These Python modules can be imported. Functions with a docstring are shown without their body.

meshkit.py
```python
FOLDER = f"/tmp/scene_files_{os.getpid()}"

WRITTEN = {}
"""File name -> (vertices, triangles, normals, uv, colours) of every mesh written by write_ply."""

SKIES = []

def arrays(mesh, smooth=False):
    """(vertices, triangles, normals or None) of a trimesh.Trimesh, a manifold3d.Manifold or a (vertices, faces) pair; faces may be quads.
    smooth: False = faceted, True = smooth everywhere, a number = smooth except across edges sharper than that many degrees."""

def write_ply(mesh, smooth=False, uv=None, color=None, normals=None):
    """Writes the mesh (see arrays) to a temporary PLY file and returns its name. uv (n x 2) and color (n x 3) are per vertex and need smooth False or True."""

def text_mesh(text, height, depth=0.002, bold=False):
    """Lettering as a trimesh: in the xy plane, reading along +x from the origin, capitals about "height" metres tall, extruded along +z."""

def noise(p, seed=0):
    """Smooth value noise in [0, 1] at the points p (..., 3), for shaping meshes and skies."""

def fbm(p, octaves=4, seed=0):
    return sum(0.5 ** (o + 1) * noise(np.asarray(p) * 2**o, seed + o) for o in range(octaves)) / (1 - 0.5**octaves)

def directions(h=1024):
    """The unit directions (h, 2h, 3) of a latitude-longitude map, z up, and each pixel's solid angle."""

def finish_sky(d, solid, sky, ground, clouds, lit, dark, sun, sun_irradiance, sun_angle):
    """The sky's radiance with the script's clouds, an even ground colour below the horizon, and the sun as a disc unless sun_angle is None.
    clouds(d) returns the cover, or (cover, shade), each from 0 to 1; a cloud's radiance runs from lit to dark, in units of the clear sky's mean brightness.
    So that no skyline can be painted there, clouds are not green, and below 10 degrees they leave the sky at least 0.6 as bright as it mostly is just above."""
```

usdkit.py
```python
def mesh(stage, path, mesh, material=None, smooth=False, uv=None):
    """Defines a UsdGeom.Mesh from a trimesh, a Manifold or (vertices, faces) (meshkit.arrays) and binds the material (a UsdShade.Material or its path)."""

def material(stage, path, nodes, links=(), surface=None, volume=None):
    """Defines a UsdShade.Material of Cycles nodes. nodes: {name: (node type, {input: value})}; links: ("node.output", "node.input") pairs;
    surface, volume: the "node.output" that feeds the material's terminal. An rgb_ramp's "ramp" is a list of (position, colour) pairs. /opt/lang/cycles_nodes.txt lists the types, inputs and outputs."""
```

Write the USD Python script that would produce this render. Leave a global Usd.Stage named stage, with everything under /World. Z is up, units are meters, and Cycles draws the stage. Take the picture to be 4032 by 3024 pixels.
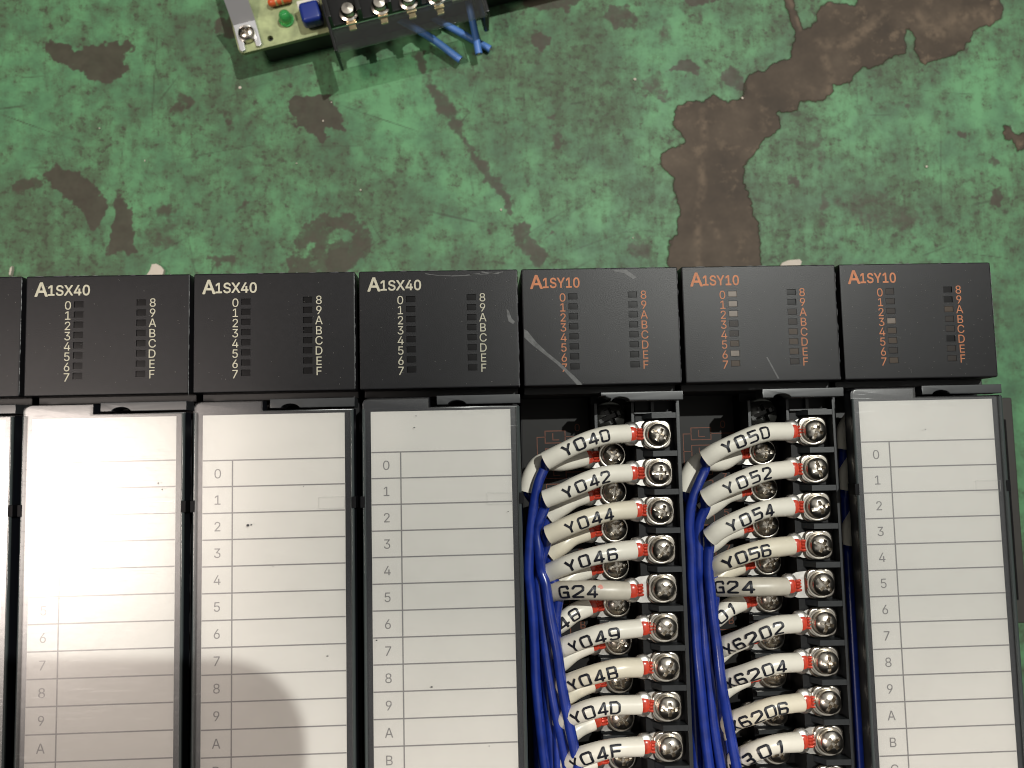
import math, random
import numpy as np
import trimesh, shapely
import manifold3d as m3
from shapely.geometry import Polygon, LineString, box as sbox
from shapely.ops import unary_union
import usdkit, meshkit
from pxr import Usd, UsdGeom, UsdLux, UsdShade, Gf, Sdf, Vt

rng = random.Random(7)
stage = Usd.Stage.CreateInMemory()
UsdGeom.SetStageUpAxis(stage, "Z"); UsdGeom.SetStageMetersPerUnit(stage, 1.0)
UsdGeom.Xform.Define(stage, "/World")
T = Sdf.ValueTypeNames

# ------------------------------------------------------------------ camera, lamps
# All modelling is in millimetres: x along the row of modules, y towards their top edge, z from the front face of the modules.
BENCH = -105.0                                     # the bench top lies 105 mm below the module faces
CAM = np.array([94.654, -38.732, 172.274])
ROT = np.array([-0.081954, 0.038025, 0.021708])
F = 0.8
def _rot(r):
    a = np.linalg.norm(r); k = r / a
    K = np.array([[0, -k[2], k[1]], [k[2], 0, -k[0]], [-k[1], k[0], 0]])
    return np.eye(3) + math.sin(a) * K + (1 - math.cos(a)) * K @ K
RM = _rot(ROT)                                     # rows: the camera's right, up, back axes
cam = UsdGeom.Camera.Define(stage, "/World/camera")
cm = np.eye(4); cm[:3, :3] = RM; cm[3, :3] = (CAM - [0, 0, BENCH]) / 1000
cam.AddTransformOp().Set(Gf.Matrix4d(*cm.ravel().tolist()))
cam.CreateHorizontalApertureAttr(36.0); cam.CreateVerticalApertureAttr(27.0)
cam.CreateFocalLengthAttr(36.0 * F); cam.CreateClippingRangeAttr(Gf.Vec2f(0.004, 50.0))
cam.CreateFStopAttr(27.0); cam.CreateFocusDistanceAttr(0.182)
cam.CreateExposureAttr(0.0)

def at(u, v, z):
    """The point at height z that the photograph shows at pixel (u, v) of 4032 x 3024: how places in the scene were measured."""
    d = np.array([(u - 2016) / (F * 4032), (1512 - v) / (F * 4032), -1.0]) @ RM
    return CAM + d * ((z - CAM[2]) / d[2])

def lamp(kind, name, pos, target, color, intensity, **size):
    l = getattr(UsdLux, kind).Define(stage, "/World/lamps/" + name)
    p, t = np.array(pos, float), np.array(target, float)
    z = (p - t) / np.linalg.norm(p - t); x = np.cross([0, 1, 0.001], z); x /= np.linalg.norm(x); y = np.cross(z, x)
    m = np.eye(4); m[0, :3], m[1, :3], m[2, :3] = x, y, z; m[3, :3] = (p - [0, 0, BENCH]) / 1000
    UsdGeom.Xformable(l).AddTransformOp().Set(Gf.Matrix4d(*m.ravel().tolist()))
    l.CreateColorAttr(Gf.Vec3f(*color)); l.CreateIntensityAttr(intensity)
    for k, v in size.items():
        getattr(l, f"Create{k}Attr")(v)
    return l
UsdGeom.Scope.Define(stage, "/World/lamps")
FOOT = np.array([94.6, -38.7, 0.0])
# a small bright lamp up to the right (sharp shadow of the phone), a larger warm lamp to the left (glare on the left cover), and a wide overhead panel added as dim ambient fill
lamp("DiskLight", "work_lamp", FOOT + [500, 506, 1500], FOOT, (0.99, 1.0, 0.94), 20500.0, Radius=0.010)
lamp("RectLight", "warm_lamp", FOOT + [-880, -100, 1500], FOOT, (1.0, 0.87, 0.785), 56.0, Width=0.26, Height=0.30)
lamp("RectLight", "ambient_fill", FOOT + [300, 500, 2600], FOOT, (1.0, 0.97, 0.90), 0.4, Width=4.5, Height=4.5)

# ------------------------------------------------------------------ helpers
def gname(base, parent):
    n, k = base, 0
    while stage.GetPrimAtPath(f"{parent}/{n}"):
        k += 1; n = f"{base}_{k:03d}"
    return n
def data(prim, **kw):
    for k, v in kw.items():
        if v: prim.SetCustomDataByKey(k, v)
class Thing:
    def __init__(s, name, label, category, origin, group=None, rz=0.0):
        s.path = "/World/" + gname(name, "/World"); s.o = np.array(origin, float)
        x = UsdGeom.Xform.Define(stage, s.path)
        x.AddTranslateOp().Set(Gf.Vec3d(*((s.o - [0, 0, BENCH]) / 1000).tolist()))
        data(x.GetPrim(), label=label, category=category, group=group)
    def part(s, name, mesh, mat, parent=None, smooth=40, label=None, kind=None):
        """One mesh (in millimetres, scene axes) under the thing, or under one of its parts; returns its path."""
        p = parent or s.path; path = f"{p}/{gname(name, p)}"
        if isinstance(mesh, list): mesh = join(mesh)
        v, f, n = meshkit.arrays(mesh, smooth)
        m = usdkit.mesh(stage, path, ((v - s.o) / 1000, f), MAT[mat])
        if n is not None:
            m.CreateNormalsAttr(Vt.Vec3fArray.FromNumpy(n.astype(np.float32))); m.SetNormalsInterpolation("vertex")
        data(m.GetPrim(), label=label, kind=kind)
        return path
def join(ms):
    out = []
    for m in ms:
        v, f, _ = meshkit.arrays(m); out.append(trimesh.Trimesh(v, f, process=False))
    return trimesh.util.concatenate(out)
def tm(m): v, f, _ = meshkit.arrays(m); return trimesh.Trimesh(v, f, process=False)
def mani(t):
    t = trimesh.Trimesh(t.vertices, t.faces, process=True)
    return m3.Manifold(m3.Mesh(np.asarray(t.vertices, np.float32), np.asarray(t.faces, np.uint32)))
def move(m, d): m = m.copy(); m.apply_translation(d); return m
def box(x0, x1, y0, y1, z0, z1):
    m = trimesh.creation.box([abs(x1 - x0), abs(y1 - y0), abs(z1 - z0)]); m.apply_translation([(x0 + x1) / 2, (y0 + y1) / 2, (z0 + z1) / 2]); return m
def rbox(x0, x1, y0, y1, z0, z1, r=0.3):
    """A box with rounded edges."""
    d = np.array([(a, b, c) for a in (0, 1, 1.0) for b in (0, 1) for c in (0, 1) if a + b + c] ); d = np.unique(d, axis=0).astype(float)
    d /= np.linalg.norm(d, axis=1)[:, None]; pts = []
    for sx, cx in ((-1, x0 + r), (1, x1 - r)):
        for sy, cy in ((-1, y0 + r), (1, y1 - r)):
            for sz, cz in ((-1, z0 + r), (1, z1 - r)):
                pts.append(np.array([cx, cy, cz]) + r * d * [sx, sy, sz])
    return trimesh.convex.convex_hull(np.vstack(pts))
def extrude(poly, z0, z1):
    gs = getattr(poly, "geoms", [poly]); return join([move(trimesh.creation.extrude_polygon(g, z1 - z0, engine="earcut"), [0, 0, z0]) for g in gs if g.area > 1e-6])
def bevel(poly, z0, z1, b):
    """A plate of the polygon's outline with its upper edge bevelled by b (outline without holes)."""
    p = shapely.geometry.polygon.orient(poly); q = np.array(p.exterior.coords)[:-1]; n = len(q)
    e = np.roll(q, -1, 0) - q; e /= np.linalg.norm(e, axis=1)[:, None]; nr = np.stack([-e[:, 1], e[:, 0]], 1)   # inward normals
    m = nr + np.roll(nr, 1, 0); m /= np.maximum((m * nr).sum(1), .25)[:, None]
    rings = [(q, z0), (q, z1 - b), (q + m * b * .3, z1 - b * .3), (q + m * b, z1)]
    v = np.vstack([np.column_stack([r, np.full(n, z)]) for r, z in rings]); f = []
    for k in range(3):
        i = np.arange(n); j = (i + 1) % n; a = k * n
        f += list(np.stack([a + i, a + j, a + n + j], 1)) + list(np.stack([a + i, a + n + j, a + n + i], 1))
    top_v, top_f = trimesh.creation.triangulate_polygon(Polygon(rings[3][0]), engine="earcut")
    order = np.array([np.argmin(((rings[3][0] - t) ** 2).sum(1)) for t in top_v])
    tf = order[top_f]; a = rings[3][0][tf]; d1, d2 = a[:, 1] - a[:, 0], a[:, 2] - a[:, 0]; area = d1[:, 0] * d2[:, 1] - d1[:, 1] * d2[:, 0]; tf[area < 0] = tf[area < 0][:, ::-1]
    f += list(tf + 3 * n) + list(tf[:, ::-1])
    return trimesh.Trimesh(v, np.array(f), process=False)
def rrect(x0, x1, y0, y1, r, seg=5): return sbox(x0 + r, y0 + r, x1 - r, y1 - r).buffer(r, quad_segs=seg)
def lathe(profile, at_, n=28):
    p = np.array(profile, float); a = np.arange(n) * 2 * np.pi / n; k = len(p)
    v = np.stack([np.outer(np.cos(a), p[:, 0]), np.outer(np.sin(a), p[:, 0]), np.tile(p[:, 1], (n, 1))], -1).reshape(-1, 3)
    i, j = np.meshgrid(np.arange(n), np.arange(k - 1), indexing="ij"); i, j = i.ravel(), j.ravel(); i2 = (i + 1) % n
    f = np.vstack([np.stack([i * k + j, i2 * k + j, i2 * k + j + 1], 1), np.stack([i * k + j, i2 * k + j + 1, i * k + j + 1], 1)])
    t = trimesh.Trimesh(v, f, process=True); t.fix_normals(); t.apply_translation(at_); return t
def spline(pts, step=0.5):
    p = np.array(pts, float); p = np.vstack([2 * p[0] - p[1], p, 2 * p[-1] - p[-2]]); out = []
    for k in range(1, len(p) - 2):
        n = max(2, int(np.linalg.norm(p[k + 1] - p[k]) / step)); t = np.linspace(0, 1, n, endpoint=False)[:, None]
        a, b, c, d = p[k - 1], p[k], p[k + 1], p[k + 2]
        out.append(.5 * (2 * b + (c - a) * t + (2 * a - 5 * b + 4 * c - d) * t ** 2 + (3 * b - a - 3 * c + d) * t ** 3))
    return np.vstack(out + [p[-2:-1]])
def frames(c):
    t = np.gradient(c, axis=0); t /= np.linalg.norm(t, axis=1)[:, None]
    u = np.array([0, 0, 1.0]) - t * t[:, 2:]; u /= np.linalg.norm(u, axis=1)[:, None] + 1e-9
    return t, u, np.cross(u, t)
def tube(c, r, n=14, inner=None):
    """A tube along c; with inner, a hollow sleeve."""
    c = np.asarray(c); t, u, b = frames(c); a = np.arange(n) * 2 * np.pi / n; m = len(c)
    rr = np.broadcast_to(r, (m,))
    def ring(k, q): return c[k] + q * (np.cos(a)[:, None] * u[k] + np.sin(a)[:, None] * b[k])
    rings = [ring(k, rr[k]) for k in range(m)]
    if inner: rings = [ring(0, inner)] + [ring(0, rr[0] - .12 )] + rings + [ring(m - 1, rr[-1] - .12)] + [ring(m - 1, inner)] + [ring(m - 2 if m < 4 else m - 3, inner)]
    else: rings = [ring(0, rr[0] * .01)] + rings + [ring(m - 1, rr[-1] * .01)]
    v = np.vstack(rings); k = len(rings); i, j = np.meshgrid(np.arange(k - 1), np.arange(n), indexing="ij"); i, j = i.ravel(), j.ravel(); j2 = (j + 1) % n
    f = np.vstack([np.stack([i * n + j, i * n + j2, (i + 1) * n + j2], 1), np.stack([i * n + j, (i + 1) * n + j2, (i + 1) * n + j], 1)])
    m_ = trimesh.Trimesh(v, f, process=False)
    if inner is None and m_.volume < 0: m_.invert()
    if inner and (np.einsum('ij,ij->i', m_.face_normals[2 * n:4 * n], m_.triangles_center[2 * n:4 * n] - c[0]).sum() < 0): m_.invert()
    return m_
def text(s, x, y, h, z, center=True, width=None, bold=False, depth=.03):
    m = meshkit.text_mesh(s, h, depth, bold); b = m.bounds
    if width: m.apply_scale([width / (b[1, 0] - b[0, 0]), 1, 1]); b = m.bounds
    m.apply_translation([x - (b[:, 0].mean() if center else b[0, 0]), y - (b[:, 1].mean() if center else 0), z]); return m

# square-cornered stencil characters of the wire markers, on a 1 x 1.25 cell
O = [(.0, .15), (.15, 0), (.85, 0), (1, .15), (1, 1.1), (.85, 1.25), (.15, 1.25), (0, 1.1), (0, .15)]
GLYPH = {"0": [O], "O": [O], "D": [[(0, 0), (0, 1.25), (.7, 1.25), (1, 1.0), (1, .25), (.7, 0), (0, 0)]],
 "Y": [[(0, 1.25), (.5, .62), (1, 1.25)], [(.5, .62), (.5, 0)]], "X": [[(0, 0), (1, 1.25)], [(0, 1.25), (1, 0)]],
 "4": [[(.8, 0), (.8, 1.25)], [(.75, 1.25), (0, .35), (1.05, .35)]],
 "2": [[(0, 1.0), (.15, 1.25), (.85, 1.25), (1, 1.1), (1, .8), (0, .12), (0, 0), (1.0, 0)]],
 "5": [[(1, 1.25), (.05, 1.25), (.02, .7), (.85, .75), (1, .6), (1, .15), (.85, 0), (0, 0)]],
 "6": [[(.95, 1.1), (.85, 1.25), (.15, 1.25), (0, 1.1), (0, .15), (.15, 0), (.85, 0), (1, .15), (1, .55), (.85, .7), (0, .7)]],
 "9": [[(.05, .15), (.15, 0), (.85, 0), (1, .15), (1, 1.1), (.85, 1.25), (.15, 1.25), (0, 1.1), (0, .7), (.15, .55), (1, .55)]],
 "8": [O, [(0, .64), (1, .64)]], "B": [[(0, 0), (0, 1.25), (.8, 1.25), (.92, 1.1), (.92, .8), (.8, .66), (0, .66)], [(.8, .66), (1, .5), (1, .15), (.85, 0), (0, 0)]],
 "F": [[(0, 0), (0, 1.25), (1, 1.25)], [(0, .65), (.85, .65)]], "3": [[(0, 1.25), (.85, 1.25), (1, 1.1), (1, .8), (.85, .66), (.3, .66)], [(.85, .66), (1, .5), (1, .15), (.85, 0), (0, 0)]],
 "*": [[(.3, .6), (.6, .7), (.55, .45)], [(.5, .75), (.7, .5)]],
 "1": [[(.25, 1.0), (.55, 1.25), (.55, 0)]], "G": [[(1, 1.0), (.85, 1.25), (.15, 1.25), (0, 1.1), (0, .15), (.15, 0), (1, 0), (1, .6), (.55, .6)]]}
def wrap_text(c, r, s_first, s_last, code, lift=0.0, h=2.3):
    """Lettering wrapped on the upper side of a tube of radius r along c; the characters' centres run from arc length s_first to s_last."""
    L = np.concatenate([[0], np.cumsum(np.linalg.norm(np.diff(c, axis=0), axis=1))]); t, u, b = frames(c)
    w = h / 1.25 * .92; out = []
    for k, ch in enumerate(code):
        if ch == " ": continue
        g = unary_union([LineString([(x * w - w / 2, y * h / 1.25 - h / 2) for x, y in line]).buffer(.235, quad_segs=2, cap_style="flat" if ch in "YX" else "round") for line in GLYPH[ch]])
        m = extrude(g, 0, .03); v, f = trimesh.remesh.subdivide_to_size(m.vertices, m.faces, .55, max_iter=6)
        s = s_first + (s_last - s_first) * k / max(1, len(code) - 1) + v[:, 0]
        P, U, B = (np.stack([np.interp(s, L, q[:, a]) for a in range(3)], 1) for q in (c, u, b))
        ang = (v[:, 1] + lift) / r; R = (r * 1.035 + .01 + v[:, 2])[:, None]
        out.append(trimesh.Trimesh(P + R * (np.sin(ang)[:, None] * B + np.cos(ang)[:, None] * U), f, process=False))
    return join(out)

# ------------------------------------------------------------------ materials
MAT = {}
def M(name, nodes, links=(), surface="p.BSDF"): MAT[name] = usdkit.material(stage, "/World/Looks/" + name, nodes, links, surface=surface)
UsdGeom.Scope.Define(stage, "/World/Looks")
def plain(name, color, rough, metallic=0.0, var=0.0, vscale=300.0, bump=0.0, bscale=3000.0, **kw):
    nodes = {"p": ("principled_bsdf", dict(base_color=color, roughness=rough, metallic=metallic, **kw))}; links = []
    if var or bump: nodes["g"] = ("texture_coordinate", {}); 
    if var:
        nodes["n"] = ("noise_texture", {"scale": vscale, "detail": 5.0, "roughness": .6}); links.append(("g.object", "n.vector"))
        nodes["r"] = ("rgb_ramp", {"ramp": [(.3, tuple(c * (1 - var) for c in color)), (.7, tuple(min(1, c * (1 + var)) for c in color))]}); links += [("n.fac", "r.fac"), ("r.color", "p.base_color")]
    if bump:
        nodes["bn"] = ("noise_texture", {"scale": bscale, "detail": 3.0}); nodes["b"] = ("bump", {"strength": 1.0, "distance": bump, "use_object_space": False})
        links += [("g.object", "bn.vector"), ("bn.fac", "b.height"), ("b.normal", "p.normal")]
    M(name, nodes, links)
plain("face_plastic", (.0115, .0112, .0128), .38, var=.12, vscale=900, specular_ior_level=.22, bump=2.0e-5, bscale=4600)
plain("body_plastic", (.016, .016, .017), .5, bump=1e-5, bscale=2500)
plain("block_plastic", (.022, .024, .026), .38, var=.2, vscale=500, bump=8e-6, bscale=2500)
plain("frame_plastic", (.011, .012, .016), .3, bump=6e-6, bscale=3000)
plain("latch_plastic", (.035, .037, .040), .34, var=.2, vscale=300)
plain("floor_plastic", (.010, .0095, .009), .5, specular_ior_level=.25)
plain("recess_plastic", (.008, .008, .009), .5, specular_ior_level=.25)
plain("rack_plastic", (.026, .022, .018), .6, var=.15, vscale=150)
plain("clip_plastic", (.006, .006, .007), .5, specular_ior_level=.1)
plain("clear_rim", (.05, .06, .06), .10)
plain("black_gloss", (.006, .006, .006), .25)
plain("paper", (.585, .565, .53), .6, var=.05, vscale=35, bump=1.5e-5, bscale=1200)
plain("paper_ink", (.19, .18, .178), .6)
plain("cream_ink", (.50, .47, .36), .55, var=.12, vscale=1500)
plain("orange_ink", (.48, .155, .05), .55, var=.15, vscale=1500)
plain("dim_orange_ink", (.15, .042, .017), .6, var=.2, vscale=900)
plain("led_black", (.006, .0055, .006), .35, specular_ior_level=.12)
plain("led_dim", (.022, .016, .013), .45, specular_ior_level=.2)
plain("led_mid", (.055, .037, .024), .45, specular_ior_level=.2)
plain("led_tan", (.115, .08, .052), .45, var=.15, vscale=1500)
plain("scuff", (.075, .075, .075), .5, var=.5, vscale=900)
plain("nickel", (.62, .575, .51), .25, metallic=1.0, var=.12, vscale=700, bump=1.2e-5, bscale=900)
plain("tinned", (.60, .58, .55), .42, metallic=1.0, var=.15, vscale=800, bump=8e-6, bscale=900)
plain("brass", (.72, .52, .30), .25, metallic=1.0, var=.15, vscale=700)
plain("worn_edge", (.16, .165, .17), .35)
plain("dust_grey", (.22, .215, .20), .7)
plain("black_steel", (.02, .02, .018), .3, bump=3e-5, bscale=900)
plain("red_lacquer", (.62, .065, .035), .22, var=.15, vscale=700, coat_weight=.4)
plain("copper_red", (.58, .06, .032), .32, metallic=.25)
plain("sleeve", (.84, .80, .70), .27, var=.04, vscale=250, bump=1e-5, bscale=700)
plain("sleeve_taupe", (.60, .55, .46), .36, var=.10, vscale=250, bump=1e-5, bscale=700)  # darker, greyer sleeve tone, given to the G24 wires
plain("sleeve_yellowed", (.80, .735, .59), .3, var=.06, vscale=250, bump=1e-5, bscale=700)
plain("ink", (.012, .013, .020), .4)
plain("blue_wire", (.011, .032, .25), .27, specular_ior_level=.8, var=.25, vscale=350, bump=1e-5, bscale=1500)
plain("pale_blue_wire", (.075, .19, .52), .42)
plain("bracket_metal", (.62, .62, .64), .38, metallic=.75)
plain("cream_flake", (.52, .46, .39), .6, var=.08, vscale=300)
plain("board", (.30, .34, .17), .45, var=.35, vscale=260, bump=1e-5, bscale=900)
plain("blue_cap", (.012, .028, .19), .35)
plain("white_plastic", (.62, .60, .52), .4)
plain("resistor_body", (.55, .10, .03), .3)
plain("resistor_band", (.65, .45, .2), .3, metallic=.6)
plain("dark_box", (.012, .013, .012), .45)
plain("phone_shell", (.02, .02, .022), .35)
plain("pink_smudge", (.75, .30, .24), .5)
M("led_green", {"p": ("principled_bsdf", dict(base_color=(.12, .75, .22), roughness=.08, transmission_weight=.7, ior=1.45))})
def pane(name, tint, rough, ior=1.5):
    M(name, {"t": ("transparent_bsdf", {"color": tint}), "g": ("glossy_bsdf", {"color": (1, 1, 1), "roughness": rough}), "f": ("fresnel", {"IOR": ior}), "m": ("mix_closure", {}),
             "c": ("texture_coordinate", {}), "n": ("noise_texture", {"scale": 500.0, "detail": 4.0}), "b": ("bump", {"strength": 1.0, "distance": 1.2e-5}),
             "mp": ("mapping", {"scale": (90, 5000, 1), "rotation": (0, 0, .5)}), "h": ("noise_texture", {"scale": 1.0, "detail": 2.0}), "hr": ("rgb_ramp", {"ramp": [(.66, (0, 0, 0)), (.70, (1, 1, 1))]}), "sm": ("mix", {"mix_type": "add", "fac": .28})},
      [("c.object", "n.vector"), ("c.object", "mp.vector"), ("mp.vector", "h.vector"), ("h.fac", "hr.fac"), ("n.fac", "sm.color1"), ("hr.color", "sm.color2"), ("sm.color", "b.height"), ("b.normal", "g.normal"), ("f.fac", "m.fac"), ("t.BSDF", "m.closure1"), ("g.BSDF", "m.closure2")], surface="m.closure")
pane("clear_cover", (.97, .97, .97), .26, 1.47)
pane("smoke_cover", (.78, .82, .79), .12)

def bench_material():
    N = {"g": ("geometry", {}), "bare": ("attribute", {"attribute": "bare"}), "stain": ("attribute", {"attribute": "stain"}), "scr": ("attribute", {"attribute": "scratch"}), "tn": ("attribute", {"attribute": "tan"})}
    L = []
    def noise(n, scale, detail=6.0, rough=.6, dist=0.0, vec="g.position"):
        N[n] = ("noise_texture", {"scale": scale, "detail": detail, "roughness": rough, "distortion": dist}); L.append((vec, n + ".vector"))
    def ramp(n, src, stops): N[n] = ("rgb_ramp", {"ramp": [(a, (b, b, b) if np.ndim(b) == 0 else b) for a, b in stops]}); L.append((src, n + ".fac"))
    def mix(n, fac, a, b, k=None):
        N[n] = ("mix", {}); 
        if isinstance(fac, str): L.append((fac, n + ".fac"))
        else: N[n][1]["fac"] = fac
        for key, val in (("color1", a), ("color2", b)):
            if isinstance(val, str): L.append((val, f"{n}.{key}"))
            else: N[n][1][key] = val
    def math_(n, op, a, b):
        N[n] = ("math", {"math_type": op})
        for key, val in (("value1", a), ("value2", b)):
            if isinstance(val, str): L.append((val, f"{n}.{key}"))
            else: N[n][1][key] = val
    noise("n1", 52, 12, .66); noise("n2", 190, 10, .66); noise("n3", 520, 6, .62); noise("n4", 14, 4, .5); noise("n5", 165, 12, .76)
    noise("n6", 17, 3, .55)
    N["ma"] = ("mapping", {"scale": (230, 42, 1), "rotation": (0, 0, .75)}); L.append(("g.position", "ma.vector")); noise("an", 1.0, 10, .68, 0, "ma.vector")
    ramp("green", "n1.fac", [(.36, (.060, .140, .072)), (.47, (.082, .208, .100)), (.58, (.108, .285, .130))])
    math_("wv", "multiply", "n5.fac", .52); math_("wv2", "multiply", "n6.fac", .26); math_("wv3", "multiply", "an.fac", .22); math_("w0", "add", "wv.value", "wv2.value"); math_("w", "add", "w0.value", "wv3.value")
    ramp("film", "w.value", [(.452, 0), (.497, .30), (.542, .62), (.618, .90)])                          # greasy worn film over the paint
    mix("c1", "film.color", "green.color", (.056, .066, .037))
    ramp("spk", "n3.fac", [(.51, 0), (.58, .85)]); ramp("spk2", "w.value", [(.495, 0), (.545, 1)]); N["spm"] = ("mix", {"mix_type": "multiply", "fac": 1.0}); L += [("spk.color", "spm.color1"), ("spk2.color", "spm.color2")]
    mix("c2a", "spm.color", "c1.color", (.044, .037, .025)); ramp("cld", "n6.fac", [(.36, 0), (.62, .42)]); mix("c2", "cld.color", "c2a.color", (.056, .088, .050))
    mix("c4", "scr.fac", "c2.color", (.036, .042, .026))
    math_("q1", "subtract", "n2.fac", .5); math_("q2", "multiply", "q1.value", 1.5); math_("st", "add", "stain.fac", "q2.value")
    ramp("stf", "st.value", [(.24, 0), (.42, .40), (.56, .80), (.8, .95)])
    ramp("stc", "n2.fac", [(.3, (.038, .030, .021)), (.7, (.062, .054, .038))])
    mix("c5", "stf.color", "c4.color", "stc.color")
    math_("b1", "multiply", "q1.value", .55); math_("bs", "add", "bare.fac", "b1.value"); ramp("brf", "bs.value", [(.45, 0), (.55, 1)])
    ramp("rim", "bs.value", [(.36, 0), (.47, .7), (.50, .7), (.56, .75), (.72, 0)])
    ramp("brc", "n1.fac", [(.3, (.036, .025, .016)), (.45, (.052, .036, .023)), (.58, (.070, .050, .033)), (.72, (.092, .068, .046))])
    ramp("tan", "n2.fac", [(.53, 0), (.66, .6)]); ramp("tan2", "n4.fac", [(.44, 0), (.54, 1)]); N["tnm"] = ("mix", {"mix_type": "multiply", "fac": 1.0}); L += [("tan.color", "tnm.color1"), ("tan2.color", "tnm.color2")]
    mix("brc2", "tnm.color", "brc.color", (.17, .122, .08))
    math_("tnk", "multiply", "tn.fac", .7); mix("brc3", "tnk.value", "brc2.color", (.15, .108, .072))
    mix("c6", "brf.color", "c5.color", "brc3.color")
    N["rm"] = ("mix", {"mix_type": "multiply"}); ramp("rimf", "bs.value", [(.30, 0), (.44, .35), (.51, .75), (.56, .5), (.66, 0)]); L += [("rimf.color", "rm.fac"), ("c6.color", "rm.color1")]; N["rm"][1]["color2"] = (.45, .42, .38)
    ramp("rg", "w.value", [(.40, .48), (.62, .62)]); mix("rg2", "brf.color", "rg.color", (.62, .62, .62))
    N["h1"] = ("mix", {"mix_type": "mix"}); L += [("brf.color", "h1.fac")]; N["h1"][1].update(color1=(1, 1, 1), color2=(0, 0, 0))
    N["h2"] = ("mix", {"mix_type": "mix", "fac": .25}); L += [("h1.color", "h2.color1"), ("n3.fac", "h2.color2")]
    N["b"] = ("bump", {"strength": .9, "distance": 2.2e-4}); L.append(("h2.color", "b.height"))
    N["p"] = ("principled_bsdf", {"specular_ior_level": .3})
    L += [("rm.color", "p.base_color"), ("rg2.color", "p.roughness"), ("b.normal", "p.normal")]
    M("bench_paint", N, L)
bench_material()

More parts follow.
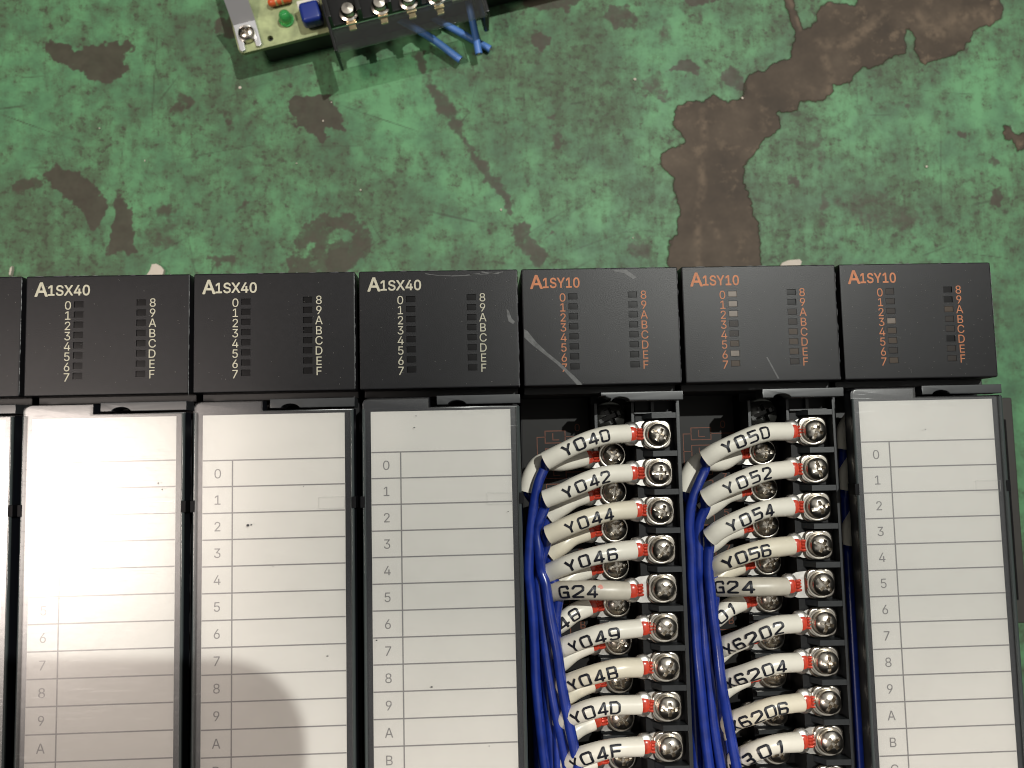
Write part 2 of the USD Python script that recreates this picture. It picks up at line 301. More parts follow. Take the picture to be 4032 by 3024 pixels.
# ------------------------------------------------------------------ the bench
def bench():
    def poly(off, pts, s=.9114): return Polygon([at(off + x * s, y * s, BENCH)[:2] for x, y in pts]).buffer(0)
    A, B = 0, 2016
    bare = [poly(B, [(700,1300),(680,1140),(678,1080),(690,1020),(712,1010),(708,940),(728,930),(715,880),(695,790),(700,770),(680,755),(640,705),(640,680),(660,655),(690,640),(752,615),(735,580),(700,535),(695,490),(715,465),(760,440),(800,432),(830,440),(870,408),(905,425),(930,445),(985,440),(1005,410),(1010,350),(1020,315),(1060,310),(1095,312),(1105,290),(1150,262),(1200,255),(1210,200),(1220,140),(1195,80),(1185,0),(1180,-60),(1210,-60),(1215,0),(1235,60),(1255,125),(1290,115),(1320,90),(1315,60),(1340,25),(1380,8),(1480,25),(1490,0),(1500,-80),(2090,-90),(2110,0),(2128,40),(2110,80),(2060,110),(1990,135),(1980,180),(1950,215),(1880,245),(1790,275),(1760,260),(1740,220),(1745,165),(1720,125),(1700,125),(1705,235),(1640,245),(1610,260),(1600,280),(1550,300),(1520,295),(1480,325),(1460,360),(1390,365),(1385,395),(1340,435),(1245,440),(1235,480),(1150,490),(1160,550),(1140,580),(1090,595),(1070,630),(1040,680),(1005,720),(1003,790),(1025,830),(1030,890),(1060,960),(1072,1010),(1070,1080),(1080,1140),(1075,1300)]),
            poly(B, [(2120,540),(2150,545),(2175,575),(2215,580),(2215,645),(2185,650),(2160,600),(2130,600)])]
    stain = [(1.0, .5, poly(A, [(190,180),(260,175),(330,205),(400,195),(480,190),(565,185),(575,215),(530,270),(555,300),(520,345),(400,345),(370,310),(300,280),(230,255),(200,230)])),
        (1.0, .4, poly(A, [(1245,440),(1280,410),(1410,408),(1440,430),(1465,480),(1490,560),(1420,560),(1395,610),(1350,570),(1290,540),(1270,490)])),
        (1.0, .5, poly(A, [(195,745),(250,720),(330,740),(400,790),(450,840),(465,900),(440,960),(445,1005),(400,995),(350,920),(290,860),(230,810)])),
        (1.0, .5, poly(A, [(485,860),(520,845),(550,900),(570,1000),(590,1090),(530,1100),(465,1090),(480,1010),(490,930)])),
        (.62, .4, poly(A, [(1240,1200),(1245,1130),(1265,1060),(1320,965),(1420,910),(1500,915),(1570,960),(1600,1040),(1595,1100),(1540,1130),(1500,1200)]).difference(poly(A, [(1430,1000),(1480,970),(1530,1010),(1545,1060),(1470,1040),(1420,1060)])).difference(poly(A, [(1290,1090),(1330,1050),(1345,1060),(1310,1130)]))),
        (.9, .4, poly(A, [(1420,1085),(1500,1075),(1510,1200),(1400,1200)])),
        (.72, .8, poly(A, [(1775,235),(1830,235),(1890,380),(1980,480),(2010,580),(2080,690),(2120,740),(2200,850),(2216,960),(2160,860),(2090,780),(2040,690),(1960,570),(1900,490),(1850,390),(1810,300)])),
        (.6, .5, poly(A, [(735,480),(760,420),(800,405),(825,425),(800,485)])), (.6, .5, poly(A, [(945,480),(970,460),(990,480),(985,525),(950,520)])),
        (.7, .7, poly(A, [(50,800),(110,770),(200,780),(200,810),(110,820),(70,850)])), (.6, .7, poly(A, [(655,930),(740,870),(770,890),(740,950),(670,955)])), (.6, .7, poly(A, [(880,1115),(940,1095),(1010,1105),(1010,1140),(940,1140)])),
        (.45, 1.2, poly(A, [(600,1020),(680,980),(770,960),(790,1080),(700,1070),(610,1070)])), (.6, .5, poly(A, [(1020,885),(1060,880),(1055,905),(1025,905)])),
        (.7, .6, poly(A, [(925,90),(1000,70),(1030,150),(990,165),(930,140)])),
        (.75, .5, poly(B, [(30,-40),(300,-40),(300,20),(250,40),(190,35),(130,52),(60,30)])), (.6, .4, poly(B, [(385,70),(430,25),(510,25),(550,80),(530,125),(440,125)])),
        (.8, .4, poly(B, [(85,175),(105,145),(145,140),(175,165),(170,200),(130,215),(95,200)])), (.5, .4, poly(B, [(560,350),(600,300),(640,300),(670,360),(680,440),(640,445),(560,400)])),
        (.8, .4, poly(B, [(670,305),(720,262),(775,262),(812,310),(800,330),(740,310)])), (.7, .5, poly(B, [(905,330),(940,285),(985,300),(1005,330),(1000,380),(930,375)])),
        (.8, .4, poly(B, [(735,0),(740,-40),(900,-40),(890,0),(770,25)])), (.5, .6, poly(B, [(770,90),(800,50),(840,60),(820,105)])),
        (.75, .5, poly(B, [(2075,830),(2110,815),(2135,850),(2110,900),(2075,880)])), (.55, .5, poly(B, [(2060,700),(2090,680),(2110,700),(2085,735)])), (.65, .4, poly(B, [(1190,760),(1230,770),(1230,800),(1195,800)])),
        (.45, 1.0, poly(B, [(1315,470),(1345,620),(1360,800),(1360,990),(1335,990),(1325,760),(1300,620)])), (.42, 1.5, poly(B, [(1380,850),(1560,800),(1720,880),(1800,960),(1740,1060),(1600,1020),(1420,950)])),
        (.4, 1.0, poly(B, [(640,60),(690,60),(700,180),(650,220),(630,140)])), (.55, .5, poly(B, [(130,490),(185,495),(185,525),(140,520)])), (.5, .5, poly(B, [(170,570),(210,560),(205,650),(175,640)])),
        (.5, .6, poly(B, [(465,910),(510,890),(520,925),(475,935)])), (.5, .7, poly(B, [(475,1050),(540,1010),(600,1020),(600,1130),(520,1110)])), (.7, .6, poly(B, [(0,960),(60,970),(170,1130),(100,1160),(0,1020)])),
        (.6, .5, poly(B, [(100,1030),(180,980),(190,1010),(140,1060)])), (.5, .4, poly(B, [(1690,440),(1720,440),(1725,490),(1700,480)])), (.5, .5, poly(B, [(1230,620),(1290,600),(1320,650),(1250,650)])), (.7, .4, poly(B, [(1930,580),(1970,590),(1975,615),(1945,605)]))]
    def axis(lo, hi, fl, fh, fine, coarse): return np.concatenate([np.arange(lo, fl, coarse), np.arange(fl, fh, fine), np.arange(fh, hi + coarse, coarse)])
    xs, ys = axis(-260, 460, -86, 292, .4, 12), axis(-280, 260, -4, 122, .4, 10)
    X, Y = np.meshgrid(xs, ys); px, py = X.ravel(), Y.ravel()
    def sdf(p, reach):
        d = np.full(len(px), -9.0); x0, y0, x1, y1 = p.bounds
        k = np.nonzero((px > x0 - reach) & (px < x1 + reach) & (py > y0 - reach) & (py < y1 + reach))[0]
        if len(k):
            pts = shapely.points(px[k], py[k]); shapely.prepare(p)
            d[k] = shapely.distance(pts, p.boundary) * np.where(shapely.contains_xy(p, px[k], py[k]), 1, -1)
        return d
    P3 = np.stack([px, py, 0 * px], 1)
    rag = (meshkit.fbm(P3 / 3.2, 4, 3) - .5) * 2; fine = (meshkit.fbm(P3 / 1.3, 3, 9) - .5) * 2
    D = np.maximum.reduce([sdf(p, 4) for p in bare]) + .75 * rag + .65 * fine
    st = np.zeros(len(px))
    for w, soft, p in stain:
        soft *= 1.9; t = np.clip((sdf(p, 5) + 2.1 * rag + 1.3 * fine + soft) / (2 * soft), 0, 1); st = np.maximum(st, w * t * t * (3 - 2 * t))
    rr = random.Random(5); sc = np.zeros(len(px))
    for _ in range(120):
        c = np.array([rr.uniform(-80, 280), rr.uniform(-2, 100)]); an = rr.choice([rr.gauss(.15, .25), rr.gauss(1.5, .22), rr.uniform(0, 3.1)]); ln = rr.choice([3, 6, 10, 18, 30]) * rr.uniform(.6, 1.3); w = rr.uniform(.14, .34) * (1.6 if rr.random() < .15 else 1)
        d = np.array([math.cos(an), math.sin(an)]); q = np.stack([px, py], 1) - c; u = q @ d; bend = rr.gauss(0, .004) * (u ** 2) * .5
        v = np.abs(q @ np.array([-d[1], d[0]]) + bend)
        sc = np.maximum(sc, rr.uniform(.35, .95) * np.clip(1.3 - v / w, 0, 1) * np.clip((ln / 2 - np.abs(u)) / (ln * .2), 0, 1) * (.45 + .55 * np.clip(.5 + 1.5 * rag, 0, 1)))
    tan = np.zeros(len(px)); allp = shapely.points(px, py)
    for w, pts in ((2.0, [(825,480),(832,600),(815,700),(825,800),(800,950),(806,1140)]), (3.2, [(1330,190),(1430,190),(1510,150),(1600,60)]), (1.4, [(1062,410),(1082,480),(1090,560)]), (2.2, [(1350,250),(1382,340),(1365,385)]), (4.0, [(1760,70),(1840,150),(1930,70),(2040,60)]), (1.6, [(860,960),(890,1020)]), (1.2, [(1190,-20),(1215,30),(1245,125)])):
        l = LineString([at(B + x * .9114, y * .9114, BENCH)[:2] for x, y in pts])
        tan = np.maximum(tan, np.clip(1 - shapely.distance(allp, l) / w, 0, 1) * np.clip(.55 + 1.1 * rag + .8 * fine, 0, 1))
    ny, nx = X.shape; i, j = np.meshgrid(np.arange(ny - 1), np.arange(nx - 1), indexing="ij"); a = (i * nx + j).ravel()
    f = np.vstack([np.stack([a, a + 1, a + nx + 1], 1), np.stack([a, a + nx + 1, a + nx], 1)])
    z = -.12 * np.clip(D / .5 + .5, 0, 1)                                                              # paint that has come off leaves a shallow step
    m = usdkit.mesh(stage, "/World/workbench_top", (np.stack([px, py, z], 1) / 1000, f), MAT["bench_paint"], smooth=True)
    pv = UsdGeom.PrimvarsAPI(m)
    pv.CreatePrimvar("bare", T.FloatArray, "vertex").Set(Vt.FloatArray.FromNumpy(np.clip(.5 + D / 4, 0, 1).astype(np.float32)))
    pv.CreatePrimvar("stain", T.FloatArray, "vertex").Set(Vt.FloatArray.FromNumpy(st.astype(np.float32)))
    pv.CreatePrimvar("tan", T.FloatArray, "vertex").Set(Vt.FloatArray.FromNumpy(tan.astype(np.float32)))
    pv.CreatePrimvar("scratch", T.FloatArray, "vertex").Set(Vt.FloatArray.FromNumpy(sc.astype(np.float32)))
    data(m.GetPrim(), kind="structure", label="worn green painted metal workbench top with bare brown patches and scratches", category="workbench")
bench()

# ------------------------------------------------------------------ rack behind the modules
PITCH = 34.5
def rack():
    a, b = at(3985, 1565, -55), at(4010, 2455, -55)
    t = Thing("rack_base", "dark grey rack base under the row of modules, its end showing at the right", "rack", (100, -65, BENCH))
    t.part("base_plate", rbox(-80, 208, -126, -6, -104.9, -96, .6), "rack_plastic")
    e = t.part("end_block", rbox(207.6, a[0], b[1], a[1], -104.9, -55, .5), "rack_plastic")
    s0, s1 = at(3962, 1650, -54), at(4001, 2365, -54)
    t.part("end_slot", rbox(241.5, 243.4, s1[1], s0[1], -55.5, -54.6, .2), "led_black", e)
rack()

# ------------------------------------------------------------------ modules
OUT_X, OUT_Y0, IN_X, IN_Y0, STEP = 29.4, -35.9, 20.7, -40.2, 8.25
def cross_screw(x, y, z, r, h, ang, slot=.75):
    head = mani(lathe([(0, z - .6), (r, z - .6), (r, z + h * .35), (r * .93, z + h * .62), (r * .72, z + h * .86), (r * .4, z + h * .98), (0, z + h)], [x, y, 0], 30))
    cut = []
    for a, w, l, d in ((ang, slot, r * 1.95, h * .52), (ang + math.pi / 2, slot, r * 1.25, h * .75), (ang, slot, r * 1.25, h * .95)):
        c = trimesh.convex.convex_hull(np.array([(sx * l / 2 * q, sy * w / 2 * q2, zz) for sx in (-1, 1) for sy in (-1, 1) for q, q2, zz in ((1, 1.1, z + h + .2), (.72, .7, z + h - d))]))
        c.apply_transform(trimesh.transformations.rotation_matrix(a, [0, 0, 1])); c.apply_translation([x, y, 0]); cut.append(mani(c))
    return tm(head - (cut[0] + cut[1] + cut[2]))
def washer(x, y, z, w=6.6, h=6.5):
    p = rrect(x - w / 2, x + w / 2, y - h / 2, y + h / 2, 1.9, 5)
    plate = bevel(p, z, z + .75, .5)
    ring = lathe([(2.3, z + .7), (2.6, z + .95), (3.0, z + .9), (3.15, z + .6)], [x, y, 0], 26)
    return join([plate, ring])
def cover_outline(i, inset=0.0):
    p = Polygon([(1.0, -131), (33.7, -131), (33.7, -29.15), (15.0, -29.15), (15.0, -27.1), (2.2, -27.1), (1.35, -27.45), (1.0, -28.3)])
    return shapely.affinity.translate(p.buffer(-inset, join_style="mitre") if inset else p, i * PITCH, 0)
def module(i, out, closed, name, label, leds=None, letter=None):
    x0 = i * PITCH; group = None
    t = Thing(name, label, "control module", (x0 + PITCH / 2, -65, -95), "modules side by side in the rack")
    X = lambda x: x0 + x
    t.part("housing", [rbox(X(.35), X(34.15), -131, -.3, -95, -19.6, .5), rbox(X(.6), X(33.9), -26.75, -24.6, -20.5, -5.5, .3)], "body_plastic")
    # head with its pockets for the indicator windows
    hd = mani(rbox(X(.38), X(34.12), -25.25, 0, -22, 0, .38)); holes = []
    win = [(11.3, -6.15 - 2.145 * k) for k in range(8)] + [(24.15, -5.95 - 2.145 * k) for k in range(8)]
    for x, y in win: holes.append(mani(box(X(x - .98), X(x + .98), y - .65, y + .65, -.42, 1)))
    hp = t.part("indicator_panel", tm(hd - m3.Manifold.compose(holes)), "face_plastic", smooth=30)
    for k, (x, y) in enumerate(win):
        mt = (leds or {}).get(k, "led_black")
        t.part("indicator_window", rbox(X(x - .93), X(x + .93), y - .6, y + .6, -.6, -.16 if mt == "led_black" else -.02, .04), mt, hp)
    ink = "orange_ink" if out else "cream_ink"
    kind = "1SY10" if out else "1SX40"
    t.part("model_lettering", [text("A", X(2.2), -4.3, 2.85, .005, False, 2.75, True), text(kind, X(4.95), -4.2, 2.1, .005, False, 7.9 if out else 8.6, True)], ink, hp, smooth=False)
    nums = [text(c, X(9.1), -6.33 - 2.155 * k, 1.75, .005) for k, c in enumerate("01234567") if not (i == 3 and k == 7)] + [text(c, X(26.5), -6.0 - 2.155 * k, 1.75, .005) for k, c in enumerate("89ABCDEF")]
    if i == 3:                                                            # the 7 is scraped through by the scratch
        seven = Polygon([(-.55, .1), (.6, .1), (.6, .88), (-.55, .88)]).union(Polygon([(-.5, -.9), (0, -.9), (0, -.45), (-.5, -.45)]))
        n7 = text("7", X(9.1), -21.4, 1.75, .005); keep = seven
        pieces = mani(n7) ^ mani(extrude(shapely.affinity.translate(keep, X(9.1), -21.4), -.1, .2)); nums.append(tm(pieces))
    t.part("channel_numbers", nums, ink, hp, smooth=False)
    rd = random.Random(i + 40); wear = []
    for e in range(26):
        a = -rd.uniform(.5, 24.5); l = rd.uniform(.2, 1.6); wear.append(tube(np.array([[X(34.0), a, -.105], [X(34.02), a - l / 2, -.10], [X(34.0), a - l, -.105]]), np.array([.02, .085, .02]) * rd.uniform(.6, 1.1), 6))
    for e in range(12):
        a = rd.uniform(1, 32); l = rd.uniform(.3, 2.2); wear.append(tube(np.array([[X(a), -.11, -.105], [X(a + l / 2), -.10, -.10], [X(a + l), -.11, -.105]]), np.array([.02, .08, .02]) * rd.uniform(.6, 1.1), 6))
    t.part("edge_wear", wear, "worn_edge", hp)
    dust = [move(trimesh.creation.icosphere(0, rd.uniform(.035, .09)), [X(rd.uniform(.8, 33.5)), -rd.uniform(.6, 24.8), .0]) for _ in range(90 if i == 5 else 40)]
    t.part("dust", dust, "dust_grey", hp, kind="stuff")
    # terminal block
    step_floor = [box(X(16.4), X(33.7), -131, -26.5, -19.7, -14.6), box(X(25.2), X(33.7), -131, -26.5, -14.8, -7.4)]
    tb = t.part("terminal_block", step_floor, "recess_plastic", smooth=False)
    if closed and i > 0: rows = range(0)
    else: rows = range(12)
    if not closed or i <= 0: t.part("side_rail", rbox(X(33.5), X(34.35), -131, -27.6, -19.6, -4.2, .12), "block_plastic", tb)
    for k in rows:
        y = OUT_Y0 - STEP * k; yb = y + STEP / 2
        if not closed:
            prof = [(X(26.6), -7.4), (X(28.3), -4.6), (X(33.5), -4.3), (X(33.5), -7.5)]
            pr = trimesh.creation.extrude_polygon(Polygon(prof), 1.15, engine="earcut"); pr.apply_transform(trimesh.transformations.rotation_matrix(math.pi / 2, [1, 0, 0])); pr.apply_translation([0, yb + .57, 0])
            t.part("barrier", pr, "block_plastic", tb, smooth=False)
            low = box(X(16.6), X(25.3), yb - STEP / 2 - .45 , yb - STEP / 2 + .45, -14.7, -12.2); t.part("barrier", move(low, [0, 0, 0]), "block_plastic", tb, smooth=False)
        wz = -6.05
        t.part("clamp_washer", washer(X(OUT_X), y, wz), "nickel", tb, smooth=50)
        t.part("terminal_screw", cross_screw(X(OUT_X + .25), y, wz + .85, 2.5, 1.75, rng.uniform(-.9, 1.9)), "nickel", tb, smooth=28)
        if not closed:
            yi = IN_Y0 - STEP * k
            t.part("clamp_washer", washer(X(IN_X), yi, -13.85, 6.2, 6.2), "nickel", tb, smooth=50)
            t.part("terminal_screw", cross_screw(X(IN_X + .2), yi, -13.0, 2.5, 1.7, rng.uniform(-.9, 1.9)), "nickel", tb, smooth=28)
    # latch bar with its finger notch
    bar = sbox(16.5, -28.75, 34.0, -26.85).difference(shapely.affinity.scale(shapely.Point(20.7, -28.85).buffer(1, 8), 1.9, .95))
    if i == 3: bar = bar.difference(Polygon([(16, -29), (18.4, -29), (18.6, -28.2), (17.6, -27.9), (17.4, -27.6), (16, -27.7)]))
    t.part("latch_bar", bevel(shapely.affinity.translate(bar, x0, 0), -3.5, .95, .15), "latch_plastic", smooth=25, label="latch bar with a chipped left end" if i == 3 else None)
    if closed:
        cv = t.part("terminal_cover", bevel(cover_outline(i), -2.6, .58, .2), "frame_plastic", smooth=25)
        t.part("label_sheet", box(X(2.75), X(31.85), -131, -29.95, .40, .63), "paper", cv, smooth=False)
        y1 = -38.4 + (.0 if i == 2 else -.9 if i == 1 else -.6 if i < 1 else -.2); p = 5.384
        ln = [box(X(2.8), X(31.8), y1 - p * k - .14, y1 - p * k + .14, .60, .645) for k in range(17)] + [box(X(8.70), X(8.98), -131, y1, .60, .648)]
        t.part("ruled_lines", ln, "paper_ink", cv, smooth=False)
        t.part("row_numbers", [text(c, X(5.85), y1 - p * (k + .5), 1.9, .635) for k, c in enumerate("0123456789ABCDEF")], "paper_ink", cv, smooth=False)
        t.part("clear_window", bevel(cover_outline(i, .02), .72, 1.35, .42), "clear_cover", cv, smooth=25)
        for xx, r_ in ((33.42, .40), (1.32, .34)):
            t.part("cover_rim", tube(np.array([[X(xx), -131, .98], [X(xx), -90, .98], [X(xx), -60, .98], [X(xx), -29.4, .98]]), r_, 12), "clear_rim", cv, smooth=60)
        for xx in (.55, 33.2):
            t.part("cover_clip", rbox(X(xx), X(xx + .95), -49.7, -47.3, -2, 1.42, .1), "clip_plastic", cv)
        tab = sbox(26.6, -49.6, 31.9, -47.3).boundary.buffer(.07, cap_style="flat")
        t.part("moulded_tab_outline", extrude(shapely.affinity.translate(tab, x0, 0), 1.34, 1.39), "clear_cover", cv, smooth=False)
    else:
        fl = t.part("wiring_diagram", box(X(.8), X(16.4), -131, -26.2, -19.62, -19.5), "floor_plastic", smooth=False)
        pr = []
        for k in range(12):
            y = -35.7 - STEP / 2 * k * 1.0
            fr = sbox(6.1, y - 1.4, 10.8, y + 1.4).boundary.buffer(.1); ell = LineString([(7.9, y + .8), (7.9, y - .7), (9.3, y - .7)]).buffer(.1)
            ln = LineString([(10.8, y), (16.2, y)]).buffer(.09); lft = LineString([(6.1, y), (4.2, y), (4.2, y - STEP / 2)]).buffer(.09)
            if k % 2 == 0 and k < 3 or k % 2: pr += [extrude(shapely.affinity.translate(g, x0, 0), -19.49, -19.46) for g in (fr, ell, ln, lft)]
            pr.append(text("0123456789ABCDEF"[k], X(13.7), y + 2.1, 1.7, -19.49))
        t.part("diagram_print", pr, "dim_orange_ink", fl, smooth=False)
        bs = t.part("block_screw", join([cross_screw(X(20.0), -31.7, -11.5, 3.6, 2.6, .4, 1.3), lathe([(3.6, -16), (3.75, -12.2), (3.0, -11.6)], [X(20.0), -31.7, 0])]), "black_steel", tb, smooth=28)
        t.part("block_bracket", [box(X(16.4), X(17.0), -36, -28.7, -15, -8.8), box(X(24.2), X(24.8), -36, -28.7, -15, -6.5), box(X(24.8), X(33.5), -31.3, -30.9, -9, -6.0), box(X(28.5), X(29.2), -31.3, -28.7, -9, -6.2)], "block_plastic", tb, smooth=False)
    return t, hp
TAN = {0: "led_tan", 1: "led_tan", 2: "led_tan", 3: "led_dim", 4: "led_dim", 5: "led_mid", 6: "led_tan", 7: "led_mid", 10: "led_dim", 11: "led_dim", 12: "led_mid", 13: "led_mid", 14: "led_mid", 15: "led_dim"}
TAN5 = {0: "led_dim", 1: "led_dim", 2: "led_dim", 3: "led_tan", 4: "led_mid", 5: "led_mid", 6: "led_dim", 7: "led_mid", 10: "led_mid", 11: "led_dim", 12: "led_dim", 14: "led_dim", 15: "led_dim"}
module(-1, False, True, "input_module", "black module cut off by the left picture edge, only its right side in view")
m0, h0 = module(0, False, True, "input_module", "black module lettered A1SX40 whose closed cover catches the bright white glare")
m1, h1 = module(1, False, True, "input_module", "black module lettered A1SX40 with the rounded phone shadow on its ruled cover")
m2, h2 = module(2, False, True, "input_module", "black module lettered A1SX40 with chipped top edge, directly left of the first open module")
m3_, h3 = module(3, True, False, "output_module", "black module with orange lettering, open terminals and a diagonal scratch across its head")
m4, h4 = module(4, True, False, "output_module", "black open module with orange lettering and tan indicator windows, second from the right", leds=TAN)
m5, h5 = module(5, True, True, "output_module", "rightmost black module with orange lettering and a closed ruled cover", leds=TAN5)
# wear on the heads
def flat(t, hp, name, pts, mat, i, z=.004, th=.03): t.part(name, extrude(Polygon([(x + i * PITCH, y) for x, y in pts]).buffer(0), z, z + th), mat, hp, smooth=False)
flat(m3_, h3, "scratch_mark", [(.7, -13.0), (1.4, -13.4), (3.2, -15.8), (5.6, -18.2), (8.0, -20.2), (9.6, -21.8), (11.2, -23.3), (12.4, -24.6), (12.8, -25.1), (11.6, -25.1), (10.6, -23.9), (9.2, -22.3), (7.4, -20.5), (5.2, -18.7), (2.6, -16.6), (.7, -14.8)], "scuff_soft" if "scuff_soft" in MAT else "scuff", 3)
flat(m2, h2, "edge_chip", [(31.6, -8.6), (32.1, -9.1), (32.6, -10.6), (33.3, -11.4), (32.9, -11.9), (32.0, -11.3), (31.7, -10.2)], "scuff", 2)
for a, b, w in (((14.5, -.75), (20, -1.3), .12), ((20, -1.3), (26, -.9), .2), ((24, -1.1), (31, -.6), .12), ((26.5, -.55), (30, -.9), .25)):
    m2.part("edge_scuff", extrude(LineString([(a[0] + 69, a[1]), ((a[0] + b[0]) / 2 + 69, (a[1] + b[1]) / 2 - .15), (b[0] + 69, b[1])]).buffer(w / 2), .003, .02), "scuff", h2, smooth=False)
flat(m3_, h3, "edge_scuff", [(20, -.5), (23, -.55), (25.2, -2.2), (24.4, -2.6), (22.5, -1.3), (20.5, -.9)], "scuff", 3)
flat(m4, h4, "scratch_mark", [(18.0, -20.0), (18.3, -20.0), (20.6, -24.6), (20.3, -24.7)], "scuff", 4)

def speck(t, i, x, y, a, b, mat="ink", z=1.352):
    t.part("dirt_speck", extrude(shapely.affinity.scale(shapely.Point(x + i * PITCH, y).buffer(.5, 3), a, b), z, z + .02), mat, smooth=False)
for x, y, a, b in ((12.2, -52.6, .62, .5), (12.9, -52.5, .4, .2), (28.2, -79.2, .5, .2), (17.3, -61.0, .2, .14), (23.5, -45, .18, .14)): speck(m1, 1, x, y, a, b)
for x, y, a, b in ((11.8, -33.4, .45, .18), (14.6, -86.0, .55, .28), (12.2, -31.0, .25, .2), (30.9, -51.2, .3, .16), (3.6, -76.4, .35, .25), (26.0, -98, .2, .2)): speck(m2, 2, x, y, a, b)
for x, y, a, b in ((16.5, -36.2, .28, .2), (26, -103, .2, .15)): speck(m5, 5, x, y, a, b)
speck(m0, 0, 28.6, -43.6, .4, .25); speck(m0, 0, 29.4, -44.9, .3, .2)

# ------------------------------------------------------------------ wires on the open modules
def wire(i, outer, k, code, sleeve_px, blue_px, span=None, lift=0.0, label="", mark=None):
    """One blue wire: ring terminal under the screw, printed sleeve and insulation. sleeve_px, blue_px: (u, v, z) along the run, right to left, then down."""
    x0 = i * PITCH; sx = x0 + (OUT_X if outer else IN_X); sy = (OUT_Y0 if outer else IN_Y0) - STEP * k; lz = -6.5 if outer else -14.3
    t = Thing("wire", label, "wire", (sx, sy, lz), "blue wires with white sleeves")
    S = np.array([at(*p) if isinstance(p, tuple) else p for p in sleeve_px]); end = S[0]
    # ring terminal
    d = np.array([sx - .3, sy]) - end[:2]; L = np.linalg.norm(d); d /= L; nrm = np.array([-d[1], d[0]])
    def q(a, b): return tuple(end[:2] + d * a + nrm * b)
    neck = Polygon([q(-.8, 1.55), q(.6, 1.7), q(1.4, 2.3), q(2.6, 2.75), q(L - 1, 2.9), q(L - 1, -2.9), q(2.6, -2.75), q(1.4, -2.3), q(.6, -1.7), q(-.8, -1.55)])
    plate = extrude(neck.union(shapely.Point(sx, sy).buffer(3.05)).difference(shapely.Point(sx, sy).buffer(1.6)), lz, lz + .5)
    def flat_tube(a0, a1, radii, zc, k, n=16):
        c = np.array([[*q(a, 0), zc] for a in np.linspace(a0, a1, len(radii))]); m = tube(c, np.array(radii), n); m.vertices[:, 2] = zc + (m.vertices[:, 2] - zc) * k; return m
    lug = t.part("ring_terminal", [plate, flat_tube(-.8, 2.5, [1.9, 2.45, 2.6, 2.7, 2.65, 2.4, 1.7], lz + .2, .42)], "tinned", smooth=50)
    t.part("red_mark", flat_tube(-.35, 2.15, [1.6, 1.85, 1.95, 2.0, 1.95, 1.8, 1.3], lz + .34, .60), "red_lacquer", lug, smooth=60)
    st = [tube(np.array([[*q(1.9, b), lz + .8], [*q(2.3, b * 1.0), lz + 1.25 - abs(b) * .25], [*q(2.7, b * 1.0), lz + 1.1], [*q(3.1, b * 1.05), lz + .7]]), .34, 8) for b in (-1.0, -.3, .35, .95)]
    t.part("wire_strands", st, "copper_red", lug)
    # printed sleeve
    C = spline(S[::-1], .5); sl = t.part("marker_sleeve", tube(C, 2.02 * (1 + .03 * np.sin(np.linspace(0, 5, len(C)) + k * 2.1 + i) + .02 * np.cos(np.linspace(0, 11, len(C)) + k)), 18, 1.72), "sleeve_taupe" if code == "G24" else "sleeve_yellowed" if (k * 7 + i) % 4 == 1 else "sleeve", smooth=60)
    if code and span:
        cl = np.concatenate([[0], np.cumsum(np.linalg.norm(np.diff(C, axis=0), axis=1))]); _, U_, _ = frames(C)
        dd = (C + 2.05 * U_ - CAM) @ RM.T; px = np.stack([2016 - F * 4032 * dd[:, 0] / dd[:, 2], 1512 + F * 4032 * dd[:, 1] / dd[:, 2]], 1)
        s0, s1 = (cl[np.argmin(np.linalg.norm(px - np.array(P), axis=1))] for P in span)
        if not outer: s0 = s1 - 2.75 * (len(code) - 1)
        t.part("printed_code", wrap_text(C, 2.02, s0, s1, code, lift), "ink", sl, smooth=False)
    if mark:
        dd = (C + 2.05 * frames(C)[1] - CAM) @ RM.T; k_ = np.argmin(abs(2016 - F * 4032 * dd[:, 0] / dd[:, 2] - mark[0])); s_ = np.linalg.norm(np.diff(C[:k_ + 1], axis=0), axis=1).sum()
        t.part("red_smudge", wrap_text(C, 2.02, s_, s_, "*", mark[1]), "pink_smudge", sl, smooth=False)
    # insulation, starting inside the sleeve
    W = np.array([C[min(6, len(C) - 1)], C[0]] + [at(*p) if isinstance(p, tuple) else p for p in blue_px]); wob = np.array([[rw.gauss(0, .16), rw.gauss(0, .2), rw.gauss(0, .18)] for _ in range(len(W))]); wob[:3] = 0
    t.part("insulation", tube(spline(W + wob, .7), 1.1, 12), "blue_wire", smooth=70)

